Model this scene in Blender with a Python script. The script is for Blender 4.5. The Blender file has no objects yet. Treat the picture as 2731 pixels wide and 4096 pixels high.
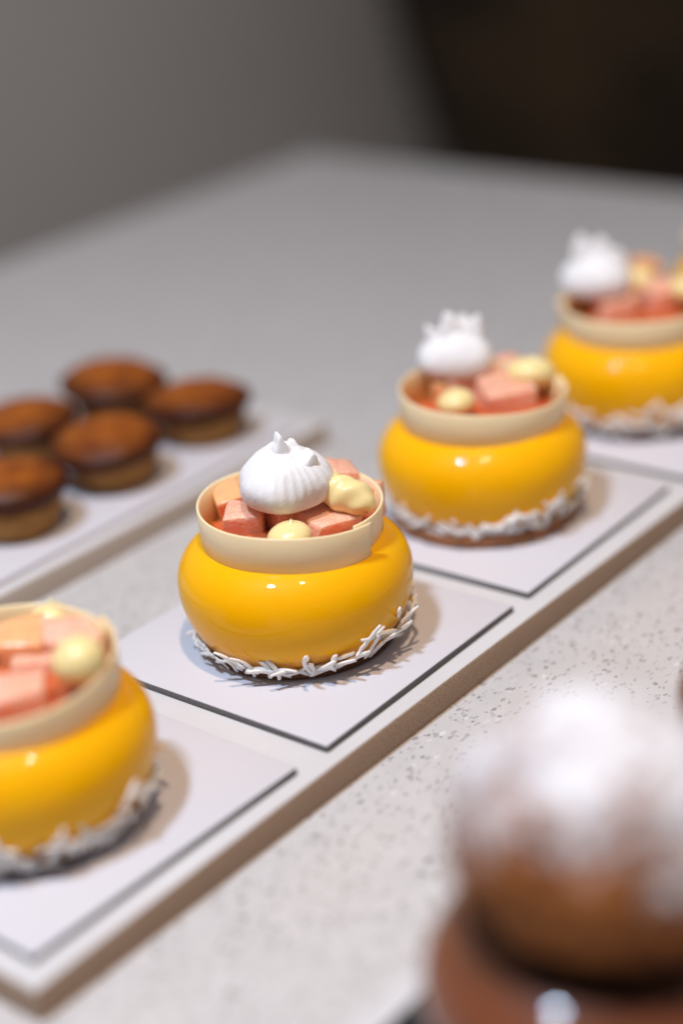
import bpy, bmesh, math, random
from mathutils import Vector, Matrix, noise

random.seed(7)
sc = bpy.context.scene
C = sc.collection

# ------------------------------------------------------------------ camera
# world axes: x runs along the serving slabs, y across them, z up, metres; z = 0 is the countertop
YAW, PITCH, ROLL = 0.7052, 0.4273, -0.0852
CAM = Vector((-0.2844, -0.2945, 0.2823))
FPX, PW, PH = 6941.9, 2731.0, 4096.0
fwd = Vector((math.cos(YAW) * math.cos(PITCH), math.sin(YAW) * math.cos(PITCH), -math.sin(PITCH)))
r0 = Vector((math.sin(YAW), -math.cos(YAW), 0)); u0 = r0.cross(fwd)
rgt = math.cos(ROLL) * r0 + math.sin(ROLL) * u0
upv = -math.sin(ROLL) * r0 + math.cos(ROLL) * u0
cam = bpy.data.cameras.new('camera'); camo = bpy.data.objects.new('camera', cam); C.objects.link(camo)
m3 = Matrix((rgt, upv, -fwd)).transposed()
camo.matrix_world = Matrix.Translation(CAM) @ m3.to_4x4()
cam.sensor_fit = 'VERTICAL'; cam.sensor_height = 36.0; cam.sensor_width = 24.0
cam.lens = FPX * 36.0 / PH
cam.clip_start = 0.01; cam.clip_end = 50
cam.dof.use_dof = True; cam.dof.focus_distance = 0.537; cam.dof.aperture_fstop = 2.5
sc.camera = camo

# ------------------------------------------------------------------ light
w = bpy.data.worlds.new('World'); sc.world = w; w.use_nodes = True
bg = w.node_tree.nodes['Background']; bg.inputs[0].default_value = (0.86, 0.9, 1.0, 1); bg.inputs[1].default_value = 0.19
CAKE = Vector((0.0855, 0.0425, 0.04))
def lamp(name, kind, pos, target, energy, col, size, spread=None):
    l = bpy.data.lights.new(name, kind); l.energy = energy; l.color = col
    if kind == 'AREA':
        l.shape = 'DISK'; l.size = size
        if spread: l.spread = spread
    else:
        l.shadow_soft_size = size
    o = bpy.data.objects.new(name, l); C.objects.link(o); o.location = pos
    o.rotation_euler = (Vector(target) - Vector(pos)).to_track_quat('-Z', 'Y').to_euler()
    return o
lamp('ceiling_spot_cool', 'AREA', CAKE + Vector((-0.37, 0.05, 0.92)) * 1.32, CAKE, 14.6, (0.66, 0.80, 1.0), 0.13)
lamp('ceiling_spot_warm', 'AREA', CAKE + Vector((-0.13, -0.20, 0.96)) * 1.38, CAKE, 10.6, (1.0, 0.72, 0.48), 0.056)

sc.view_settings.view_transform = 'Standard'; sc.view_settings.look = 'None'
sc.view_settings.exposure = 0.0; sc.view_settings.gamma = 1.0
sc.view_settings.use_curve_mapping = False
sc.cycles.use_denoising = True
try: sc.cycles.denoiser = 'OPENIMAGEDENOISE'
except Exception: pass

# ------------------------------------------------------------------ helpers
def at(px, py, z):
    """photo pixel (2731 x 4096) -> point on the level plane z"""
    v = fwd + (px - PW / 2) / FPX * rgt - (py - PH / 2) / FPX * upv
    return CAM + v * ((z - CAM.z) / v.z)

def mat(name, base, rough=0.5, spec=0.5, sss=0.0, ssr=(1, 0.5, 0.25), ssscale=0.003, coat=0.0, bump=None, vary=None):
    """bump=(scale, strength, distance)  vary=(scale, colour2, lo, hi)"""
    m = bpy.data.materials.new(name); m.use_nodes = True
    nt = m.node_tree; b = nt.nodes['Principled BSDF']
    b.inputs['Base Color'].default_value = (*base, 1); b.inputs['Roughness'].default_value = rough
    b.inputs['Specular IOR Level'].default_value = spec
    if sss:
        b.inputs['Subsurface Weight'].default_value = sss
        b.inputs['Subsurface Radius'].default_value = ssr
        b.inputs['Subsurface Scale'].default_value = ssscale
    if coat:
        b.inputs['Coat Weight'].default_value = coat; b.inputs['Coat Roughness'].default_value = 0.015; b.inputs['Coat IOR'].default_value = 1.4
    tc = nt.nodes.new('ShaderNodeTexCoord')
    if vary:
        n = nt.nodes.new('ShaderNodeTexNoise'); n.inputs['Scale'].default_value = vary[0]; n.inputs['Detail'].default_value = 5
        nt.links.new(tc.outputs['Object'], n.inputs['Vector'])
        r = nt.nodes.new('ShaderNodeMapRange'); r.inputs[1].default_value = vary[2]; r.inputs[2].default_value = vary[3]
        nt.links.new(n.outputs[0], r.inputs[0])
        mx = nt.nodes.new('ShaderNodeMix'); mx.data_type = 'RGBA'
        mx.inputs[6].default_value = (*base, 1); mx.inputs[7].default_value = (*vary[1], 1)
        nt.links.new(r.outputs[0], mx.inputs[0]); nt.links.new(mx.outputs[2], b.inputs['Base Color'])
    if bump:
        n = nt.nodes.new('ShaderNodeTexNoise'); n.inputs['Scale'].default_value = bump[0]; n.inputs['Detail'].default_value = 4
        nt.links.new(tc.outputs['Object'], n.inputs['Vector'])
        bp = nt.nodes.new('ShaderNodeBump'); bp.inputs['Strength'].default_value = bump[1]; bp.inputs['Distance'].default_value = bump[2]
        nt.links.new(n.outputs[0], bp.inputs['Height']); nt.links.new(bp.outputs[0], b.inputs['Normal'])
    return m

def quartz():
    m = mat('quartz', (0.60, 0.585, 0.575), rough=0.32, spec=0.4)
    nt = m.node_tree; b = nt.nodes['Principled BSDF']; N = nt.nodes.new; L = nt.links.new
    tc = [n for n in nt.nodes if n.type == 'TEX_COORD'][0]
    wob = N('ShaderNodeTexNoise'); wob.inputs['Scale'].default_value = 420; wob.inputs['Detail'].default_value = 2
    L(tc.outputs['Object'], wob.inputs['Vector'])
    dist = N('ShaderNodeVectorMath'); dist.operation = 'MULTIPLY_ADD'
    L(wob.outputs['Color'], dist.inputs[0]); dist.inputs[1].default_value = (0.0022,) * 3; L(tc.outputs['Object'], dist.inputs[2])
    prev = None
    cloud = N('ShaderNodeTexNoise'); cloud.inputs['Scale'].default_value = 60; cloud.inputs['Detail'].default_value = 4
    L(tc.outputs['Object'], cloud.inputs['Vector'])
    mx = N('ShaderNodeMix'); mx.data_type = 'RGBA'
    mx.inputs[6].default_value = (0.55, 0.54, 0.54, 1); mx.inputs[7].default_value = (0.66, 0.65, 0.65, 1)
    L(cloud.outputs[0], mx.inputs[0]); prev = mx.outputs[2]
    for scale, keep, rad, col in ((300, 0.30, 0.34, (0.20, 0.185, 0.17)), (430, 0.20, 0.36, (0.11, 0.115, 0.10)), (190, 0.16, 0.22, (0.34, 0.32, 0.29)), (620, 0.10, 0.36, (0.10, 0.09, 0.08)), (260, 0.12, 0.30, (0.82, 0.82, 0.82))):
        mp = N('ShaderNodeMapping'); mp.inputs['Location'].default_value = (scale * 0.013, scale * 0.007, 0)
        mp.inputs['Rotation'].default_value = (0, 0, scale * 0.01); mp.inputs['Scale'].default_value = (1.0, 1.7, 1.0)
        L(dist.outputs[0], mp.inputs['Vector'])
        v = N('ShaderNodeTexVoronoi'); v.inputs['Scale'].default_value = scale; L(mp.outputs[0], v.inputs['Vector'])
        sp = N('ShaderNodeSeparateColor'); L(v.outputs['Color'], sp.inputs[0])
        a = N('ShaderNodeMath'); a.operation = 'LESS_THAN'; L(sp.outputs[0], a.inputs[0]); a.inputs[1].default_value = keep
        d = N('ShaderNodeMapRange'); L(v.outputs['Distance'], d.inputs[0]); d.inputs[1].default_value = rad; d.inputs[2].default_value = rad + 0.07
        d.inputs[3].default_value = 0.7; d.inputs[4].default_value = 0
        k = N('ShaderNodeMath'); k.operation = 'MULTIPLY'; L(a.outputs[0], k.inputs[0]); L(d.outputs[0], k.inputs[1])
        k2 = N('ShaderNodeMath'); k2.operation = 'MULTIPLY'; L(k.outputs[0], k2.inputs[0]); L(sp.outputs[1], k2.inputs[1])
        q = N('ShaderNodeMix'); q.data_type = 'RGBA'; L(k2.outputs[0], q.inputs[0]); L(prev, q.inputs[6]); q.inputs[7].default_value = (*col, 1)
        prev = q.outputs[2]
    L(prev, b.inputs['Base Color'])
    return m

M = {}
M['quartz'] = quartz()
M['slab'] = mat('slab_white', (0.66, 0.655, 0.665), 0.35, 0.4, vary=(40, (0.62, 0.61, 0.62), 0.35, 0.7))
M['slab_side'] = mat('slab_raw_edge', (0.44, 0.31, 0.22), 0.8, 0.2, bump=(900, 0.5, 0.0006), vary=(1400, (0.28, 0.19, 0.13), 0.52, 0.66))
M['card'] = mat('card_white', (0.645, 0.64, 0.69), 0.38, 0.4)
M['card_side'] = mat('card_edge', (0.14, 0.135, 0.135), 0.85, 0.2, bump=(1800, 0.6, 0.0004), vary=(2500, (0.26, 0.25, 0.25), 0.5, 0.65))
M['card_black'] = mat('card_black', (0.012, 0.013, 0.016), 0.45, 0.4)
M['glaze'] = mat('glaze_yellow', (1.0, 0.48, 0.0), 0.45, 0.08, sss=0.3, ssr=(1, 0.45, 0.05), ssscale=0.003, coat=0.45)
M['biscuit'] = mat('biscuit', (0.15, 0.062, 0.028), 0.85, 0.2, bump=(900, 0.8, 0.0008), vary=(700, (0.09, 0.035, 0.015), 0.4, 0.7))
M['biscuit_light'] = mat('biscuit_light', (0.38, 0.17, 0.08), 0.8, 0.2, bump=(900, 0.6, 0.0006), vary=(500, (0.28, 0.115, 0.05), 0.4, 0.7))
M['band'] = mat('white_chocolate', (0.95, 0.75, 0.47), 0.36, 0.4, sss=0.5, ssr=(1, 0.6, 0.3), ssscale=0.0018)
M['melon'] = mat('watermelon', (0.97, 0.47, 0.32), 0.2, 0.5, sss=0.65, ssr=(1, 0.30, 0.14), ssscale=0.005, bump=(800, 0.7, 0.0010), vary=(260, (0.98, 0.58, 0.44), 0.4, 0.75))
M['peach'] = mat('peach', (0.94, 0.50, 0.24), 0.2, 0.5, sss=0.8, ssr=(1, 0.4, 0.15), ssscale=0.004, bump=(500, 0.3, 0.0006), vary=(200, (0.88, 0.40, 0.22), 0.4, 0.8))
M['filling'] = mat('filling', (0.60, 0.14, 0.045), 0.25, 0.5, sss=0.3, ssscale=0.003)
M['cream'] = mat('cream', (0.95, 0.77, 0.37), 0.25, 0.45, sss=0.35, ssr=(1, 0.7, 0.25), ssscale=0.002)
M['meringue'] = mat('meringue', (0.86, 0.86, 0.87), 0.75, 0.2, sss=0.3, ssr=(1, 0.9, 0.85), ssscale=0.0015, bump=(1500, 0.35, 0.0005))
M['coconut'] = mat('coconut', (0.95, 0.92, 0.88), 0.7, 0.25, sss=0.6, ssr=(1, 0.85, 0.7), ssscale=0.001, bump=(3000, 0.5, 0.0003))
M['caramel'] = mat('caramel_cap', (0.36, 0.10, 0.010), 0.45, 0.2, bump=(300, 0.4, 0.001), vary=(90, (0.15, 0.032, 0.005), 0.4, 0.7))
M['crust'] = mat('crust', (0.42, 0.215, 0.065), 0.75, 0.2, bump=(500, 0.5, 0.001), vary=(120, (0.30, 0.13, 0.035), 0.4, 0.7))
M['cocoa'] = mat('glaze_brown', (0.20, 0.062, 0.026), 0.4, 0.1, sss=0.15, ssscale=0.002, coat=1.0)
M['shade_dark'] = mat('shade_black', (0.008, 0.005, 0.003), 0.7, 0.1)  # near-black colour for the shade below the choux
M['wall'] = mat('wall_grey', (0.68, 0.63, 0.58), 0.8, 0.2, vary=(2.0, (0.61, 0.565, 0.52), 0.3, 0.7))
M['floor'] = mat('floor_grey', (0.14, 0.13, 0.12), 0.6, 0.3)
M['dark'] = mat('dark_brown', (0.075, 0.045, 0.022), 0.6, 0.3, vary=(3.5, (0.004, 0.004, 0.005), 0.40, 0.58))

def choux_mat():
    m = mat('choux', (0.26, 0.085, 0.018), 0.7, 0.2, bump=(220, 0.6, 0.0015), vary=(90, (0.14, 0.04, 0.009), 0.4, 0.7))
    nt = m.node_tree; N = nt.nodes.new; L = nt.links.new; b = nt.nodes['Principled BSDF']
    old = b.inputs['Base Color'].links[0].from_socket
    at_ = N('ShaderNodeAttribute'); at_.attribute_name = 'sugar'
    n = N('ShaderNodeTexNoise'); n.inputs['Scale'].default_value = 420; n.inputs['Detail'].default_value = 6
    tc = [x for x in nt.nodes if x.type == 'TEX_COORD'][0]; L(tc.outputs['Object'], n.inputs['Vector'])
    a = N('ShaderNodeMath'); a.operation = 'MULTIPLY_ADD'; L(n.outputs[0], a.inputs[0]); a.inputs[1].default_value = 0.9; L(at_.outputs['Fac'], a.inputs[2])
    r = N('ShaderNodeMapRange'); L(a.outputs[0], r.inputs[0]); r.inputs[1].default_value = 0.70; r.inputs[2].default_value = 1.30
    mx = N('ShaderNodeMix'); mx.data_type = 'RGBA'; L(r.outputs[0], mx.inputs[0]); L(old, mx.inputs[6]); mx.inputs[7].default_value = (0.76, 0.755, 0.78, 1)
    L(mx.outputs[2], b.inputs['Base Color'])
    return m
M['choux'] = choux_mat()

def dark_rim(m):
    """the rim of the cap is darker than its middle"""
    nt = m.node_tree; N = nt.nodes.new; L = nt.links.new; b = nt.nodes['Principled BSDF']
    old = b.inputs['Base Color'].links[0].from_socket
    a = N('ShaderNodeAttribute'); a.attribute_name = 'edge_dark'
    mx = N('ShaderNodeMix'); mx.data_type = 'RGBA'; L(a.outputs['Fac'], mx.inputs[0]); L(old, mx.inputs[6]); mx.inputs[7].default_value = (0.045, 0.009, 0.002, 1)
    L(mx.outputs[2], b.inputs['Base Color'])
dark_rim(M['caramel'])

def glaze_detail(m):
    """thin streaks near the foot where the glaze has run off"""
    nt = m.node_tree; N = nt.nodes.new; L = nt.links.new; b = nt.nodes['Principled BSDF']
    at_ = N('ShaderNodeAttribute'); at_.attribute_name = 'thin'
    tc = [x for x in nt.nodes if x.type == 'TEX_COORD'][0]
    n = N('ShaderNodeTexNoise'); n.inputs['Scale'].default_value = 75; n.inputs['Detail'].default_value = 3; n.inputs['Distortion'].default_value = 1.6
    mp = N('ShaderNodeMapping'); mp.inputs['Scale'].default_value = (1, 1, 2.2); L(tc.outputs['Object'], mp.inputs['Vector']); L(mp.outputs[0], n.inputs['Vector'])
    a = N('ShaderNodeMath'); a.operation = 'MULTIPLY_ADD'; L(n.outputs[0], a.inputs[0]); a.inputs[1].default_value = 0.9; L(at_.outputs['Fac'], a.inputs[2])
    r = N('ShaderNodeMapRange'); L(a.outputs[0], r.inputs[0]); r.inputs[1].default_value = 0.92; r.inputs[2].default_value = 1.12; r.inputs[4].default_value = 0.75
    mx = N('ShaderNodeMix'); mx.data_type = 'RGBA'; L(r.outputs[0], mx.inputs[0]); mx.inputs[6].default_value = b.inputs['Base Color'].default_value; mx.inputs[7].default_value = (0.80, 0.36, 0.09, 1)
    L(mx.outputs[2], b.inputs['Base Color'])
glaze_detail(M['glaze'])
for k in ('glaze', 'cocoa'):
    nt = M[k].node_tree; tc = [x for x in nt.nodes if x.type == 'TEX_COORD'][0]
    n = nt.nodes.new('ShaderNodeTexNoise'); n.inputs['Scale'].default_value = 130; n.inputs['Detail'].default_value = 3
    nt.links.new(tc.outputs['Object'], n.inputs['Vector'])
    bp = nt.nodes.new('ShaderNodeBump'); bp.inputs['Strength'].default_value = 0.25; bp.inputs['Distance'].default_value = 0.0004
    nt.links.new(n.outputs[0], bp.inputs['Height']); nt.links.new(bp.outputs[0], nt.nodes['Principled BSDF'].inputs['Coat Normal'])

def link(name, me, m, parent=None, loc=None, rot=None, smooth=True):
    o = bpy.data.objects.new(name, me); C.objects.link(o)
    if m and not me.materials: me.materials.append(M[m])
    if parent: o.parent = parent
    if loc is not None: o.location = loc
    if rot is not None: o.rotation_euler = rot
    if smooth: me.polygons.foreach_set('use_smooth', [True] * len(me.polygons))
    return o
def tag(o, label, cat, group=None):
    o['label'] = label; o['category'] = cat
    if group: o['group'] = group
    return o
def thing(name, loc, rz=0.0):
    o = bpy.data.objects.new(name, None); C.objects.link(o); o.location = loc; o.rotation_euler = (0, 0, rz); o.empty_display_size = 0.02
    return o
def mesh(name, v, f):
    me = bpy.data.meshes.new(name); me.from_pydata([tuple(x) for x in v], [], f); me.update(); return me

def lathe(name, prof, n=96, fn=None, cap_top=True, cap_bottom=True):
    """prof = [(r, z)] from bottom to top"""
    v, f = [], []
    for r, z in prof:
        for k in range(n):
            a = 2 * math.pi * k / n
            p = Vector((r * math.cos(a), r * math.sin(a), z))
            v.append(fn(p, a) if fn else p)
    R = len(prof)
    for i in range(R - 1):
        for k in range(n):
            k2 = (k + 1) % n
            f.append((i * n + k, i * n + k2, (i + 1) * n + k2, (i + 1) * n + k))
    if cap_bottom: f.append(tuple(reversed(range(n))))
    if cap_top: f.append(tuple((R - 1) * n + k for k in range(n)))
    return mesh(name, v, f)

def box_mesh(name, x0, x1, y0, y1, z0, z1, bev, seg=2, side_mat=False):
    bm = bmesh.new()
    bmesh.ops.create_cube(bm, size=1)
    for v in bm.verts:
        v.co = ((x0 + x1) / 2 + v.co.x * (x1 - x0), (y0 + y1) / 2 + v.co.y * (y1 - y0), (z0 + z1) / 2 + v.co.z * (z1 - z0))
    bmesh.ops.bevel(bm, geom=bm.edges[:], offset=bev, segments=seg, affect='EDGES', profile=0.5)
    for f in bm.faces:
        f.smooth = True
        if side_mat: f.material_index = 0 if f.normal.z > 0.5 else 1
    me = bpy.data.meshes.new(name); bm.to_mesh(me); bm.free()
    return me

# ------------------------------------------------------------------ setting
T, CT = 0.010, 0.0025          # slab thickness, card thickness
def structure(o): o['kind'] = 'structure'; return o
top = box_mesh('countertop', -1.3, 0.667, -1.2, 0.517, -0.04, 0.0, 0.002); top.materials.append(M['quartz'])
structure(link('countertop', top, None, smooth=False))
wl = box_mesh('wall', -2.0, 6.0, 1.35, 1.45, -0.9, 2.4, 0.004); wl.materials.append(M['wall'])
structure(link('wall', wl, None, smooth=False))
fl = box_mesh('floor', -3, 6, -3, 1.34, -1.0, -0.9, 0.004); fl.materials.append(M['floor'])
structure(link('floor', fl, None, smooth=False))

def big_dark():
    prof = [(0.0, -0.9), (0.30, -0.9), (0.34, -0.7), (0.40, -0.45), (0.47, -0.2), (0.54, 0.1), (0.60, 0.45), (0.62, 0.5), (0.58, 0.5), (0.5, 0.4), (0.0, 0.38)]
    me = lathe('background_shape', prof, 64, cap_top=False, cap_bottom=False)
    o = link('dark_shape', me, 'dark')  # unidentified dark background area, given an invented tapering form
    return o
dp = big_dark()
tag(dp, 'large dark brown tapering shape, blurred, standing beyond the far end of the counter', 'background_shape')

# ------------------------------------------------------------------ slabs and cards
M['slab_pale'] = mat('slab_pale_edge', (0.52, 0.46, 0.41), 0.8, 0.2, bump=(900, 0.5, 0.0006))
def slab(name, x0, x1, y0, y1, label, side='slab_side'):
    me = box_mesh(name, x0, x1, y0, y1, -0.0008, T, 0.0007, 2, True)
    me.materials.append(M['slab']); me.materials.append(M[side])
    o = link(name, me, None, smooth=False)
    return tag(o, label, 'serving slab', 'serving slabs on the counter')
slab('serving_slab', -0.083, 0.62, -0.0136, 0.0950, 'long white stone serving slab carrying the row of yellow cakes')
slab('serving_slab', -0.14, 0.241, 0.1564, 0.2650, 'white serving slab carrying the small brown caramel tartlets', 'slab_pale')
slab('serving_slab', -0.145, 0.30, -0.1950, -0.0843, 'white serving slab under the brown choux pastries in the foreground')

def cardmesh(name, sx, sy, topm, sidem, z=CT):
    me = box_mesh(name, -sx / 2, sx / 2, -sy / 2, sy / 2, 0, z, 0.0005, 2, True)
    me.materials.append(M[topm]); me.materials.append(M[sidem]); return me
white_card = cardmesh('cake_card', 0.10, 0.10, 'card', 'card_side')
CARDS = [(-0.0256, 0.0431, -0.0159, 'white square card under the near left yellow cake without visible meringue'),
         (0.0860, 0.0424, 0.0109, 'white square card under the sharp yellow cake in the middle'),
         (0.1954, 0.0444, 0.0180, 'white square card under the yellow cake just behind the sharp one'),
         (0.3055, 0.0430, 0.010, 'white square card under the third yellow cake, cut by the right edge'),
         (0.4150, 0.0430, 0.0, 'white square card farthest along the slab, under the rearmost yellow cake')]
for x, y, rz, lab in CARDS:
    tag(link('cake_card', white_card, None, None, (x, y, T), (0, 0, rz), smooth=False), lab, 'cake card', 'white cake cards')
bc = cardmesh('black_card', 0.098, 0.098, 'card_black', 'card_black')
for x, lab in ((-0.0345, 'black square card under the blurred sugar dusted choux in the foreground'), (0.076, 'black square card under the choux cut off at the right edge')):
    tag(link('pastry_card', bc, None, None, (x, -0.1425, T), (0, 0, 0.0), smooth=False), lab, 'cake card', 'black pastry cards')
lc = cardmesh('long_card', 0.32, 0.098, 'card', 'card')
tag(link('pastry_card', lc, None, None, (0.065, 0.2105, T), (0, 0, 0), smooth=False), 'long white card lying under the brown caramel tartlets', 'cake card')

# ------------------------------------------------------------------ yellow cakes
ZE, ZT = 0.0225, 0.0382                  # equator and top above the card
RC, RE, NS = 0.0195, 0.0184, 2.1          # tube centre radius, tube half width, roundness
RF, ZF = 0.0312, 0.0042                   # foot radius and height
def body_rz(t):
    """t 0..1 from foot over the equator (0.4) to the inner top"""
    if t < 0.4:
        k = 1 - t / 0.4
        return RF + (RC + RE - RF) * (1 - k ** 2.1), ZE - (ZE - ZF) * k
    a = (t - 0.4) / 0.6 * math.pi * 0.54
    c, s = math.cos(a), math.sin(a)
    x = math.copysign(abs(c) ** (2 / NS), c); y = abs(s) ** (2 / NS)
    return max(RC + RE * x, 0.002), ZE + y * (ZT - ZE)
def foot_t(h):
    lo, hi = 0.0, 0.4
    for _ in range(30):
        m = (lo + hi) / 2
        if body_rz(m)[1] < h: lo = m
        else: hi = m
    return lo
def body_mesh(seed, mname):
    rnd = random.Random(seed); off = Vector((rnd.random() * 9, rnd.random() * 9, seed))
    prof = [(0.002, 0.0041)] + [body_rz(i / 40) for i in range(41)] + [(0.012, ZT - 0.0020), (0.006, ZT - 0.003), (0.0005, ZT - 0.003)]
    thin = []
    def fn(p, a):
        low = max(0.0, 1 - (p.z - 0.004) / 0.012)
        n = noise.noise(Vector((p.x, p.y, p.z * 1.4)) * 95 + off) * 0.00045 * low + noise.noise(Vector((p.x, p.y, p.z)) * 28 + off) * 0.00025
        d = Vector((p.x, p.y, 0)); d = d.normalized() if d.length > 1e-6 else d
        thin.append(low)
        return p + d * n
    me = lathe('glaze', prof, 128, fn)
    at_ = me.attributes.new('thin', 'FLOAT', 'POINT'); at_.data.foreach_set('value', thin)
    me.materials.append(M[mname])
    return me
def band_mesh(R, h, seam, extra=0.18, th=0.0009):
    n = 150; v, f = [], []
    tot = 2 * math.pi + extra
    prof = [(-th / 2, 0.0002), (-th / 2, h - 0.0003), (-th / 4, h), (th / 4, h), (th / 2, h - 0.0003), (th / 2, 0.0002), (th / 4, 0), (-th / 4, 0)]
    for i in range(n + 1):
        s = i / n; a = seam - tot + s * tot                   # the outer end (s = 1) lies at angle seam
        k = max(0.0, (s - 0.80) / 0.20)
        rr = R - 0.0005 + 0.0021 * k * k * (3 - 2 * k)
        for dx, z in prof:
            q = rr + dx + 0.0009 * (z / h)
            v.append((q * math.cos(a), q * math.sin(a), z + 0.00025 * math.sin(3 * a)))
    P = len(prof)
    for i in range(n):
        for j in range(P):
            f.append((i * P + j, i * P + (j + 1) % P, (i + 1) * P + (j + 1) % P, (i + 1) * P + j))
    f.append(tuple(reversed(range(P)))); f.append(tuple(n * P + j for j in range(P)))
    me = mesh('band', v, f)
    bm = bmesh.new(); bm.from_mesh(me); bmesh.ops.recalc_face_normals(bm, faces=bm.faces); bm.to_mesh(me); bm.free()
    return me
def cube_mesh(s, seed):
    rnd = random.Random(seed); bm = bmesh.new()
    bmesh.ops.create_cube(bm, size=1)
    for v in bm.verts: v.co = Vector((v.co.x * s[0], v.co.y * s[1], v.co.z * s[2])) + Vector([(rnd.random() - .5) * s[0] * 0.16 for _ in range(3)])
    bmesh.ops.bevel(bm, geom=bm.edges[:], offset=min(s) * 0.12, segments=2, affect='EDGES', profile=0.6)
    bmesh.ops.subdivide_edges(bm, edges=bm.edges[:], cuts=2, use_grid_fill=True)
    off = Vector((seed * 3.1, 0, 0))
    for v in bm.verts: v.co += Vector((noise.noise(v.co * 260 + off), noise.noise(v.co * 260 + off * 2), noise.noise(v.co * 260 + off * 3))) * 0.00045
    me = bpy.data.meshes.new('fruit_cube'); bm.to_mesh(me); bm.free(); return me
def dot_mesh(r, h, tip=0.0022, squash=1.0, fold=0.0, seed=0):
    prof = []
    for i in range(13):
        a = -0.9 + i / 12 * (math.pi / 2 + 0.9)
        prof.append((max(0.0001, r * math.cos(a)), h * (0.45 + 0.5 * math.sin(a))))
    prof = [q for q in prof if q[0] > r * 0.12]
    prof += [(r * 0.07, prof[-1][1] + tip * 0.35), (r * 0.02, prof[-1][1] + tip)]
    def fn(p, a):
        k = 1 + fold * math.sin(a * 2 + p.z / h * 5 + seed)
        lean = 0.15 * (p.z / h) ** 2 * r
        return Vector((p.x * k * squash + lean, p.y * k, p.z))
    return lathe('cream_dot', prof, 40, fn)
def meringue_mesh(s, seed, ridges=28, tall=1.0):
    key = [(0.55, 0.0), (0.80, 0.03), (0.95, 0.14), (1.0, 0.30), (0.98, 0.46), (0.88, 0.62), (0.70, 0.78), (0.48, 0.90), (0.30, 0.99), (0.2, 1.08 * tall), (0.12, 1.2 * tall), (0.03, 1.30 * tall)]
    prof = []
    for i in range(len(key) - 1):                      # Catmull-Rom through the key outline
        a, b, c, d = key[max(i - 1, 0)], key[i], key[i + 1], key[min(i + 2, len(key) - 1)]
        for j in range(6):
            t = j / 6
            prof.append(tuple(max(0.0, 0.5 * (2 * b[q] + (c[q] - a[q]) * t + (2 * a[q] - 5 * b[q] + 4 * c[q] - d[q]) * t * t + (3 * b[q] - a[q] - 3 * c[q] + d[q]) * t ** 3)) for q in (0, 1)))
    prof.append(key[-1]); prof = [(r * 0.0148 * s, z * 0.0178 * s) for r, z in prof]
    rnd = random.Random(seed); off = Vector((seed * 2.3, 1, 0)); ph = rnd.random() * 6
    def fn(p, a):
        hz = p.z / (0.0178 * s)
        k = 1 + 0.013 * math.sin(a * ridges + hz * 1.5 + ph) * min(1, max(0, hz * 1.6)) + 0.05 * math.sin(a * 3 + ph)
        n = noise.noise(p * 120 + off) * 0.0008 + noise.noise(p * 420 + off) * 0.00010
        q = Vector((p.x * k, p.y * k, p.z)); d = Vector((p.x, p.y, 0.3 * p.z)); d = d.normalized() if d.length > 0 else d
        return q + d * n
    return lathe('meringue', prof, 280, fn)
def shard_mesh(s, seed):
    """a torn meringue petal: rooted at the origin, s = (half width, thickness, length), hollow towards -y"""
    rnd = random.Random(seed); off = Vector((seed * 5.7, 2, 1)); nu, nv = 9, 9; v, f = [], []
    for side in (1, -1):
        for j in range(nv):
            t = j / (nv - 1); wdt = s[0] * (0.75 + 0.5 * math.sin(t * 2.6)) * (1 - 0.50 * max(0, t - 0.55) ** 1.4 / 0.33)
            for i in range(nu):
                u = i / (nu - 1) * 2 - 1
                n = noise.noise(Vector((u * 1.1, t * 1.7, 0)) + off)
                x = u * wdt * (1 + 0.12 * n); z = t * s[2] * (1 - 0.30 * u * u * u * u * t) * (1 + 0.10 * n) - 0.0006
                y = -0.40 * s[0] * u * u + 0.16 * s[2] * t * t + side * s[1] * 0.8 * math.sqrt(max(0.12, 1 - u * u * 0.9)) * (1 - 0.20 * t) + n * 0.0003
                v.append((x, y, z))
    A = nu * nv
    for j in range(nv - 1):
        for i in range(nu - 1):
            q = j * nu + i
            f.append((q, q + 1, q + nu + 1, q + nu)); f.append((A + q, A + q + nu, A + q + nu + 1, A + q + 1))
    loop = [i for i in range(nu)] + [j * nu + nu - 1 for j in range(1, nv)] + [(nv - 1) * nu + i for i in range(nu - 2, -1, -1)] + [j * nu for j in range(nv - 2, 0, -1)]
    for k in range(len(loop)):
        a, b = loop[k], loop[(k + 1) % len(loop)]; f.append((b, a, A + a, A + b))
    me = mesh('meringue_shard', v, f)
    bm = bmesh.new(); bm.from_mesh(me); bmesh.ops.recalc_face_normals(bm, faces=bm.faces); bm.to_mesh(me); bm.free()
    return me

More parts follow.
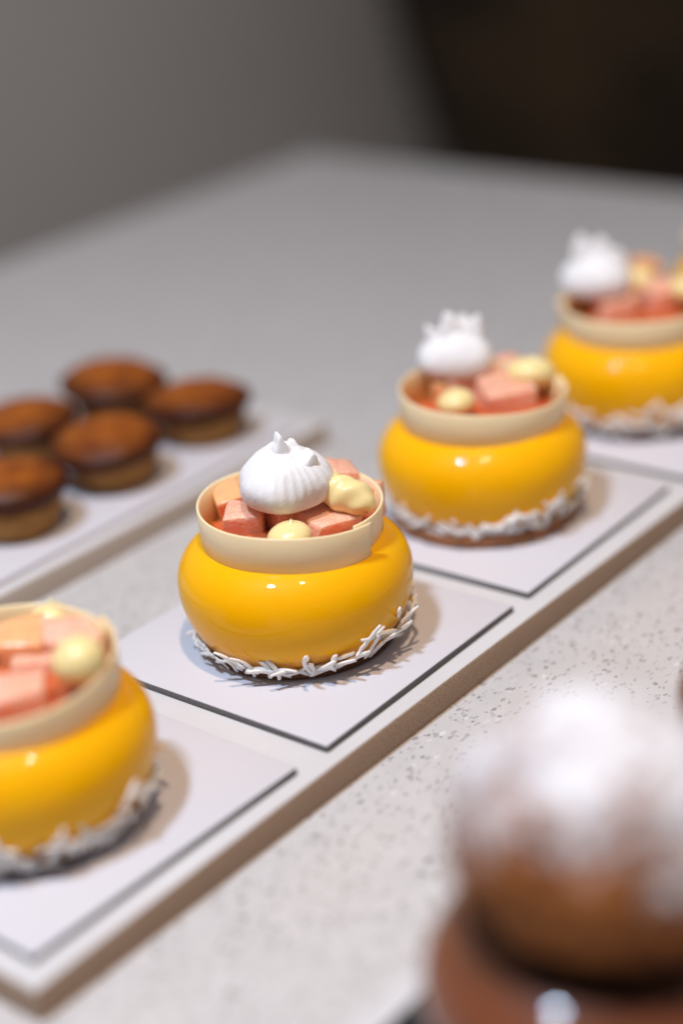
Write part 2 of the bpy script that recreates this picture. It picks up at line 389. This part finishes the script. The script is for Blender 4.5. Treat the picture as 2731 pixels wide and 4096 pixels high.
SHREDS = []
def shred_mesh(seed, L=None):
    rnd = random.Random(seed); L = L or rnd.choice((0.0040, 0.006, 0.007, 0.0085, 0.010, 0.012)); n = 7
    wd = rnd.uniform(0.0011, 0.0018); th = rnd.uniform(0.0006, 0.0009); b1 = rnd.uniform(-1, 1) * 0.34; b2 = rnd.uniform(-0.6, 0.6) * 0.26; v, f = [], []
    for i in range(n):
        s = i / (n - 1) - 0.5; x = s * L; y = b1 * L * (s * s * 2 - .2) + rnd.uniform(-1, 1) * 0.00012; z = b2 * L * (s * s * 2)
        k = 0.75 if i in (0, n - 1) else rnd.uniform(0.85, 1.1)
        for dy, dz in ((-1, -1), (1, -1), (1, 1), (-1, 1)):
            v.append((x, y + dy * wd / 2 * k, z + dz * th / 2 * k))
    for i in range(n - 1):
        for j in range(4): f.append((i * 4 + j, i * 4 + (j + 1) % 4, (i + 1) * 4 + (j + 1) % 4, (i + 1) * 4 + j))
    f.append((3, 2, 1, 0)); f.append(tuple((n - 1) * 4 + j for j in range(4)))
    me = mesh('coconut_shred', v, f); me.materials.append(M['coconut'])
    bm = bmesh.new(); bm.from_mesh(me); bmesh.ops.recalc_face_normals(bm, faces=bm.faces); bm.to_mesh(me); bm.free()
    me.polygons.foreach_set('use_smooth', [True] * len(me.polygons)); return me
SHREDS = [shred_mesh(s) for s in range(22)]
LONG = [shred_mesh(100 + s, 0.0115 + 0.0008 * s) for s in range(6)]
def place_shred(root, me, a, h, tilt, out=0.0004, pitch=0.0):
    """lay a shred against the body at angle a, height h, turned by tilt in the surface"""
    t = foot_t(h); r, z = body_rz(t); r2, z2 = body_rz(t + 0.02)
    rad = Vector((math.cos(a), math.sin(a), 0)); tan = Vector((-math.sin(a), math.cos(a), 0))
    up = (rad * (r2 - r) + Vector((0, 0, z2 - z))).normalized(); nrm = tan.cross(up).normalized()
    X = (tan * math.cos(tilt) + up * math.sin(tilt)).normalized()
    X = (X * math.cos(pitch) + nrm * math.sin(pitch)).normalized()
    Y = nrm.cross(X).normalized(); Z = X.cross(Y)
    o = bpy.data.objects.new('coconut_shred', me); C.objects.link(o); o.parent = root
    mw = Matrix((X, Y, Z)).transposed().to_4x4(); mw.translation = rad * r + Vector((0, 0, max(z, 0.0022))) + nrm * out
    o.matrix_local = mw
    # keep it above the card
    lowest = min((mw @ v.co).z for v in me.vertices)
    if lowest < 0.00025: o.location.z += 0.00025 - lowest
    return o
def garland(root, seed, n, hmax, amin=-math.pi, amax=math.pi, lift=0.45):
    rnd = random.Random(seed)
    for i in range(n):
        a = amin + (amax - amin) * (i + rnd.random()) / n
        hm = hmax(a) if callable(hmax) else hmax
        h = 0.0050 + rnd.random() ** 1.4 * hm
        place_shred(root, rnd.choice(SHREDS), a, h, rnd.choice((rnd.uniform(-0.5, 0.5), rnd.uniform(0.6, 2.5))) + rnd.choice((0, 0, math.pi)), rnd.uniform(0.0009, 0.0022), rnd.choice((0.0, 0.1, 0.2, 0.35, lift)))

ROT = YAW - math.pi / 2        # cake frame: local x = picture right, local y = away from the camera
ZC = T + CT
def cake(x, y, label, seed, band_tilt, seam, biscuit='biscuit', br=0.0312):
    root = thing('glazed_cake', (x, y, ZC), ROT)
    tag(root, label, 'cake', 'yellow glazed cakes in a row')
    prof = [(br - 0.0012, 0.0), (br, 0.0009), (br + 0.0002, 0.0026), (br, 0.0042), (br - 0.001, 0.0050)]
    off = Vector((seed, 3, 3))
    link('biscuit_base', lathe('biscuit_base', prof, 80, lambda p, a: p * (1 + 0.008 * noise.noise(p * 300 + off))if p.z > 0.0005 else p), biscuit, root)
    link('glaze_body', body_mesh(seed, 'glaze'), None, root)
    o = link('chocolate_band', band_mesh(0.0287, 0.0123, seam), 'band', root, (0, 0, ZT - 0.0026)); o.rotation_euler = band_tilt
    link('fruit_filling', lathe('fruit_filling', [(0.0268, ZT - 0.0030), (0.0268, ZT + 0.0002), (0.024, ZT + 0.0006), (0.020, ZT + 0.0010), (0.015, ZT + 0.0012), (0.010, ZT + 0.0012), (0.005, ZT + 0.0012), (0.001, ZT + 0.0012)], 48, lambda p, a: p + Vector((0, 0, noise.noise(p * 260) * 0.0016))), 'filling', root)
    return root
def local(root, px, py, z):
    """photo pixel -> point in the cake's frame on the plane z (above the card)"""
    p = at(px, py, ZC + z) - Vector(root.location); c, s = math.cos(-ROT), math.sin(-ROT)
    return Vector((p.x * c - p.y * s, p.x * s + p.y * c, z))
def fruit(root, loc, size, rot, seed, kind='melon'):
    return link('fruit_cube', cube_mesh(size, seed), kind, root, loc, rot)
def cream(root, loc, r, h, rot=(0, 0, 0), **k):
    return link('cream_dot', dot_mesh(r, h, **k), 'cream', root, loc, rot)
def meringue(root, loc, s, seed, shards, rot=(0, 0, 0), tall=1.0):
    m = link('meringue', meringue_mesh(s, seed, tall=tall), 'meringue', root, loc, rot)
    for i, (p, sz, r) in enumerate(shards):
        q = link('meringue_shard', shard_mesh(sz, seed * 10 + i), 'meringue', m, p, r)
        sm = q.modifiers.new('round', 'SUBSURF'); sm.levels = sm.render_levels = 2
    return m

ZR = ZT + 0.0097               # rim of the chocolate band
# --- the sharp cake
c1 = cake(0.0857, 0.0420, 'sharp yellow glazed cake in the middle, round meringue leaning on salmon fruit cubes', 1, (0.0, 0.035, 0.0), math.radians(-38))
def px4(x, y): return 780 + x * 0.5102, 1670 + y * 0.5102
p = local(c1, *px4(690, 470), ZR + 0.0075)
meringue(c1, p + Vector((0, 0, -0.0072)), 1.0, 3, [
    (Vector((-0.0008, -0.0014, 0.0138)), (0.0021, 0.0030, 0.0096), (0.05, -0.06, 0.45)),
    (Vector((0.0068, -0.0036, 0.0108)), (0.0025, 0.0036, 0.0078), (0.15, 0.30, 0.6)),
    (Vector((0.0026, 0.0022, 0.0140)), (0.0024, 0.0026, 0.0058), (-0.2, 0.10, 0.2)),
], (0.06, 0.06, 0), tall=0.85)
fruit(c1, local(c1, *px4(390, 740), ZR - 0.0015) + Vector((0, 0.002, -0.0050)), (0.0135, 0.0120, 0.0120), (0.22, 0.08, -0.10), 11)
fruit(c1, local(c1, *px4(280, 560), ZR - 0.0010) + Vector((0.001, 0.001, -0.0055)), (0.0125, 0.0130, 0.0130), (0.15, -0.12, 0.20), 12, 'peach')
fruit(c1, local(c1, *px4(1030, 755), ZR - 0.0030) + Vector((0, 0.002, -0.0050)), (0.0165, 0.0130, 0.0115), (0.12, 0.05, 0.55), 13)
fruit(c1, local(c1, *px4(1075, 390), ZR + 0.0010) + Vector((0, 0, -0.0055)), (0.0120, 0.0110, 0.0130), (0.1, 0.25, 0.35), 14)
fruit(c1, local(c1, *px4(1330, 520), ZR - 0.0020) + Vector((-0.0008, 0, -0.0050)), (0.0100, 0.0110, 0.0110), (0.0, 0.15, 0.9), 15)
fruit(c1, Vector((-0.001, 0.001, ZT + 0.0050)), (0.0120, 0.0120, 0.0100), (0, 0, 0.5), 16)
fruit(c1, Vector((-0.010, 0.017, ZT + 0.0055)), (0.0120, 0.0110, 0.0110), (0, 0, 0.2), 17, 'peach')
cream(c1, local(c1, *px4(730, 900), ZR - 0.0010) + Vector((0, 0.0012, -0.0068)), 0.0070, 0.0098, tip=0.0014)
d = local(c1, *px4(1170, 590), ZR + 0.0020)
def blob_mesh():
    prof = []
    n = 36
    for i in range(n + 1):
        t = i / n
        env = math.sqrt(max(0.0, 1 - (2 * t - 1) ** 2)) ** 0.8
        r = 0.0069 * env * (1 - 0.10 * (0.5 + 0.5 * math.cos(t * 2 * math.pi * 2.5 + 0.6))) * (1.05 - 0.18 * t)
        prof.append((max(r, 0.0001), (t - 0.5) * 0.0160))
    def fn(p, a):
        q = p.z / 0.016
        return Vector((p.x * (1 + 0.05 * math.sin(2 * a + q * 6)) + 0.0012 * math.sin(q * 5), p.y * (1 + 0.04 * math.sin(3 * a + q * 9)), p.z + 0.0010 * math.sin(a + 0.8)))
    return lathe('cream_blob', prof, 48, fn)
bl = link('cream_dot', blob_mesh(), 'cream', c1, d + Vector((0.0012, -0.0008, -0.0010)))
bl.rotation_mode = 'QUATERNION'; bl.rotation_quaternion = Vector((0.60, -0.66, -0.45)).to_track_quat('Z', 'Y')
tip = lathe('cream_tip', [(0.0016, 0), (0.0010, 0.0010), (0.0004, 0.0020), (0.0001, 0.0030)], 16)
tp = link('cream_tip', tip, 'cream', c1, d + Vector((-0.0018, 0.0010, 0.0050)), (0.1, -0.2, 0))
fr = -math.pi / 2
garland(c1, 21, 50, lambda a: 0.0030 + 0.008 * max(0, math.cos(a - (fr + 1.0))) ** 3, fr - 2.2, fr + 2.2)
garland(c1, 22, 26, 0.004, fr + 2.2, fr + 4.08)
for a, h, tl, i, pt in ((-0.66, 0.0072, 2.05, 0, 0.15), (-0.50, 0.0066, 1.90, 1, 0.1), (-0.30, 0.0042, 2.75, 3, 0.15), (-0.08, 0.0036, 2.55, 5, 0.2),
                        (0.05, 0.0078, 1.70, 2, 0.15), (0.16, 0.0048, 0.85, 4, 0.3), (0.30, 0.0050, 0.65, 5, 0.2), (0.46, 0.0056, 0.75, 3, 0.2),
                        (0.66, 0.0085, 1.45, 0, 0.1), (0.80, 0.0070, 1.2, 1, 0.2), (0.92, 0.0085, 0.3, 4, 0.35), (1.08, 0.0100, 0.9, 2, 0.2), (-0.95, 0.0040, 2.9, 1, 0.1)):
    place_shred(c1, LONG[i], fr + a, h + 0.0016, tl, 0.0018, pt)

# --- the cake behind it
c2 = cake(0.1954, 0.0444, 'yellow glazed cake just behind the sharp one, spiky meringue and a brown biscuit foot', 2, (0.0, 0.06, 0.0), math.radians(20), 'biscuit_light', 0.0352)
def px3(x, y): return 1550 + x * 0.5102, 1200 + y * 0.5102
SPIKES = [(Vector((-0.0052, -0.001, 0.0090)), (0.0030, 0.0030, 0.0112), (0, -0.48, 0.2)),
          (Vector((-0.0010, -0.002, 0.0110)), (0.0038, 0.0034, 0.0128), (0.0, -0.10, 0.3)),
          (Vector((0.0044, -0.001, 0.0100)), (0.0036, 0.0034, 0.0120), (0, 0.36, -0.2)),
          (Vector((0.0030, 0.004, 0.0100)), (0.0034, 0.0030, 0.0105), (-0.3, 0.2, 0.2))]
p = local(c2, *px3(540, 420), ZR + 0.0075)
meringue(c2, p + Vector((-0.0005, 0.002, -0.0074)), 0.92, 5, SPIKES, (0.0, 0.02, 0), tall=0.8)
fruit(c2, local(c2, *px3(490, 620), ZR - 0.002) + Vector((0, 0, -0.005)), (0.0140, 0.0130, 0.0120), (0.1, 0, 0.1), 21, 'peach')
fruit(c2, local(c2, *px3(790, 570), ZR + 0.001) + Vector((0, 0, -0.006)), (0.0140, 0.0125, 0.0130), (0.15, 0.1, 0.3), 22)
fruit(c2, local(c2, *px3(950, 690), ZR - 0.002) + Vector((0, 0.001, -0.005)), (0.0185, 0.0120, 0.0110), (0.1, 0, 0.25), 23)
fruit(c2, local(c2, *px3(920, 460), ZR - 0.002) + Vector((0, 0, -0.006)), (0.0120, 0.0110, 0.0110), (0.1, 0, 0.6), 24)
fruit(c2, Vector((-0.004, 0.014, ZT + 0.0050)), (0.0130, 0.0120, 0.0110), (0, 0, 0.2), 25)
cream(c2, local(c2, *px3(530, 770), ZR - 0.001) + Vector((0, 0.001, -0.0065)), 0.0068, 0.0098, tip=0.001)
cream(c2, local(c2, *px3(1100, 550), ZR + 0.001) + Vector((0, 0, -0.0060)), 0.0078, 0.0112, (-0.1, 0.15, 0), tip=0.001, squash=1.12)
garland(c2, 31, 120, lambda a: 0.0065 + 0.008 * max(0, math.cos(a - (fr + 1.0))) ** 4, fr - 2.0, fr + 2.0)
garland(c2, 32, 40, 0.005, fr + 2.0, fr + 4.28)

# --- third cake, at the right edge
c3 = cake(0.3055, 0.0430, 'third yellow glazed cake, cut by the right edge, pointed meringue at its left', 3, (0.0, 0.0, 0.0), math.radians(160))
def px7(x, y): return 2131 + x * 0.3827, 900 + y * 0.3827
p = local(c3, *px7(640, 520), ZR + 0.007)
meringue(c3, p + Vector((0.001, 0, -0.0078)), 0.96, 6, [(Vector((-0.0048, 0, 0.0130)), (0.0042, 0.0034, 0.0125), (0, -0.12, 0.2)), (Vector((0.001, 0, 0.0140)), (0.0042, 0.0034, 0.0100), (0, 0.15, 0.2)), (Vector((0.0068, -0.001, 0.0120)), (0.0040, 0.0030, 0.0070), (0, 0.5, 0.3))])
cream(c3, local(c3, *px7(1080, 580), ZR) + Vector((0, 0, -0.005)), 0.0068, 0.0105, (0, 0.1, 0), tip=0.001)
cream(c3, local(c3, *px7(1590, 660), ZR) + Vector((0, 0, -0.005)), 0.0070, 0.0105, (0, 0.1, 0), tip=0.001)
fruit(c3, local(c3, *px7(1330, 600), ZR + 0.001) + Vector((0, 0, -0.006)), (0.0130, 0.0125, 0.0125), (0.1, 0, 0.2), 31)
fruit(c3, local(c3, *px7(850, 750), ZR - 0.001) + Vector((0, 0, -0.005)), (0.0150, 0.0120, 0.0110), (0.1, 0, 0.2), 32)
fruit(c3, local(c3, *px7(1150, 380), ZR) + Vector((0, 0, -0.006)), (0.0120, 0.0100, 0.0125), (0.1, 0.1, 0.2), 33, 'peach')
fruit(c3, Vector((-0.004, 0.014, ZT + 0.0050)), (0.0130, 0.0120, 0.0110), (0, 0, 0.2), 34)
garland(c3, 41, 115, lambda a: 0.0065 + 0.005 * max(0, math.cos(a - fr)) ** 6, fr - 2.0, fr + 2.0)
garland(c3, 42, 30, 0.005, fr + 2.0, fr + 4.28)

# --- rearmost cake, only its flank in view
c4 = cake(0.4150, 0.0430, 'rearmost yellow glazed cake, only its flank showing at the right edge', 4, (0, 0, 0), math.radians(160))
meringue(c4, Vector((0.004, 0.002, ZR - 0.003)), 1.0, 7, SPIKES)
fruit(c4, Vector((-0.016, 0.002, ZR - 0.006)), (0.012, 0.012, 0.012), (0.1, 0, 0.4), 41)
cream(c4, Vector((-0.010, -0.014, ZR - 0.006)), 0.0068, 0.0105)
garland(c4, 51, 60, 0.006)

# --- near cake, cut by the left edge
c0 = cake(-0.0325, 0.0428, 'near yellow glazed cake cut by the left edge, round cream ball on top', 5, (0.085, -0.03, 0.0), math.radians(35))
def px2(x, y): return x * 0.4464, 2350 + y * 0.4464
fruit(c0, local(c0, *px2(100, 820), ZR) + Vector((0, 0, -0.0075)), (0.0170, 0.0130, 0.0120), (0.1, 0, 0.15), 51)
fruit(c0, local(c0, *px2(180, 330), ZR + 0.001) + Vector((0, 0, -0.0075)), (0.0140, 0.0125, 0.0130), (0.2, 0, 0.1), 52, 'peach')
fruit(c0, local(c0, *px2(640, 320), ZR + 0.001) + Vector((0, 0, -0.0075)), (0.0165, 0.0120, 0.0125), (0.25, 0.05, -0.05), 53)
fruit(c0, local(c0, *px2(330, 560), ZR - 0.004) + Vector((0, 0, -0.006)), (0.0150, 0.0110, 0.0100), (0.0, 0.0, 0.05), 54)
cream(c0, local(c0, *px2(690, 620), ZR + 0.003) + Vector((0, 0, -0.0068)), 0.0072, 0.0128, tip=0.0004)
cream(c0, local(c0, *px2(430, 175), ZR + 0.001) + Vector((0, 0, -0.0085)), 0.0062, 0.0098)
p = Vector((-0.0165, 0.016, ZR - 0.006))
meringue(c0, p, 0.72, 8, SPIKES[1:2])
garland(c0, 61, 120, lambda a: 0.0065 + 0.007 * max(0, math.cos(a - (fr + 0.95))) ** 5, fr - 2.0, fr + 2.0)
garland(c0, 62, 30, 0.005, fr + 2.0, fr + 4.28)

# ------------------------------------------------------------------ brown tartlets on the left slab
def tartlet_meshes(seed):
    off = Vector((seed * 3.7, 1, 2))
    def wob(p, a): return p * (1 + 0.03 * noise.noise(p * 120 + off)) if p.z > 0.0005 else p
    base = lathe('crust', [(0.0135, 0), (0.0150, 0.0010), (0.0168, 0.006), (0.0182, 0.0105), (0.0180, 0.0125)], 48, wob)
    prof = [(0.0170, 0.0118), (0.0205, 0.0128), (0.0226, 0.0150), (0.0230, 0.0168), (0.0222, 0.0184), (0.0200, 0.0200), (0.0165, 0.0218), (0.0120, 0.0233), (0.0070, 0.0242), (0.003, 0.0246), (0.0005, 0.0247)]
    cap = lathe('caramel_cap', prof, 48, wob)
    edge_dark = [min(1.0, max(0.0, (r - 0.013) / 0.010)) for r, z in prof for k in range(48)]  # cap colour gets darker with radius, towards the rim
    cap.attributes.new('edge_dark', 'FLOAT', 'POINT').data.foreach_set('value', edge_dark)
    return base, cap
TART = [(0.148, 0.190, 'brown caramel tartlet with bright top, front row, middle of the three'),
        (0.200, 0.190, 'brown caramel tartlet at the right end of the front row'),
        (0.096, 0.190, 'brown caramel tartlet of the front row cut by the left edge'),
        (0.196, 0.236, 'brown caramel tartlet at the right end of the rear row'),
        (0.148, 0.238, 'brown caramel tartlet at the left end of the visible rear row')]
for i, (x, y, lab) in enumerate(TART):
    r = thing('caramel_tartlet', (x, y, ZC), ROT); r.scale = [(1, 1, 1), (1.03, 1.0, 0.94), (0.98, 1.02, 1.05), (1.02, 1.03, 1.06), (1.0, 0.97, 0.97)][i]; tag(r, lab, 'tartlet', 'caramel tartlets on the left slab')
    b, c = tartlet_meshes(i)
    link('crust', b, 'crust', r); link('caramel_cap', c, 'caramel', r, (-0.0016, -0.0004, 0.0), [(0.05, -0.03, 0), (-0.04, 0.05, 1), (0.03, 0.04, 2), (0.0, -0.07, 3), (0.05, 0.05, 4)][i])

# ------------------------------------------------------------------ choux pastries in the foreground
def choux_mesh(seed, R=0.0300):
    bm = bmesh.new(); bmesh.ops.create_icosphere(bm, subdivisions=6, radius=1)
    off = Vector((seed * 2.1, 5, 3)); lay = bm.verts.layers.float.new('sugar')
    main = Vector((0.30, -0.10, 0.95)).normalized(); bare = Vector((-0.30, -0.88, -0.12)).normalized()
    for v in bm.verts:
        d = v.co.normalized()
        n = 0.09 * noise.noise(d * 1.6 + off) + 0.08 * abs(noise.noise(d * 4 + off)) + 0.035 * noise.noise(d * 9 + off)
        rr = R * (1 + n); z = d.z * rr * 0.84
        if z < -0.50 * R: z = -0.50 * R + (z + 0.50 * R) * 0.35          # flattened where it sits
        v.co = Vector((d.x * rr, d.y * rr, z))
        v[lay] = 0.50 + 0.44 * d.dot(main) + 0.45 * noise.noise(d * 2.6 + off * 1.7) + 0.22 * noise.noise(d * 7 + off) + 0.30 * noise.noise(d * 22 + off) - 0.75 * max(0, d.dot(bare)) ** 3
    zmin = min(v.co.z for v in bm.verts)
    for v in bm.verts: v.co.z -= zmin
    me = bpy.data.meshes.new('choux'); bm.to_mesh(me); bm.free(); return me
for i, (x, y, lab) in enumerate(((-0.0340, -0.1415, 'blurred choux ball dusted with icing sugar on a glossy brown base, foreground'), (0.091, -0.1345, 'second dusted choux on a brown base, just entering at the right edge'))):
    r = thing('choux_pastry', (x, y, ZC), ROT); tag(r, lab, 'pastry', 'choux pastries on the near slab')
    link('biscuit_base', lathe('biscuit_base', [(0.0300, 0), (0.0312, 0.0008), (0.0312, 0.0042), (0.0305, 0.0048)], 64), 'biscuit', r)
    g = link('glaze_body', body_mesh(9 + i, 'cocoa'), None, r); g.scale = (1, 1, 1.12)
    link('shade_disc', lathe('shade_disc', [(0.0268, 0), (0.0275, 0.0006), (0.0275, 0.0028), (0.0268, 0.0034)], 64), 'shade_dark', r, (0, 0, ZT * 1.12 - 0.0010))  # added disc that paints in the dark shaded gap under the choux ball
    link('choux_ball', choux_mesh(2 + i), 'choux', r, (0, 0, ZT * 1.12 + 0.0020))
dp.location = (2.2, 1.0, 0)
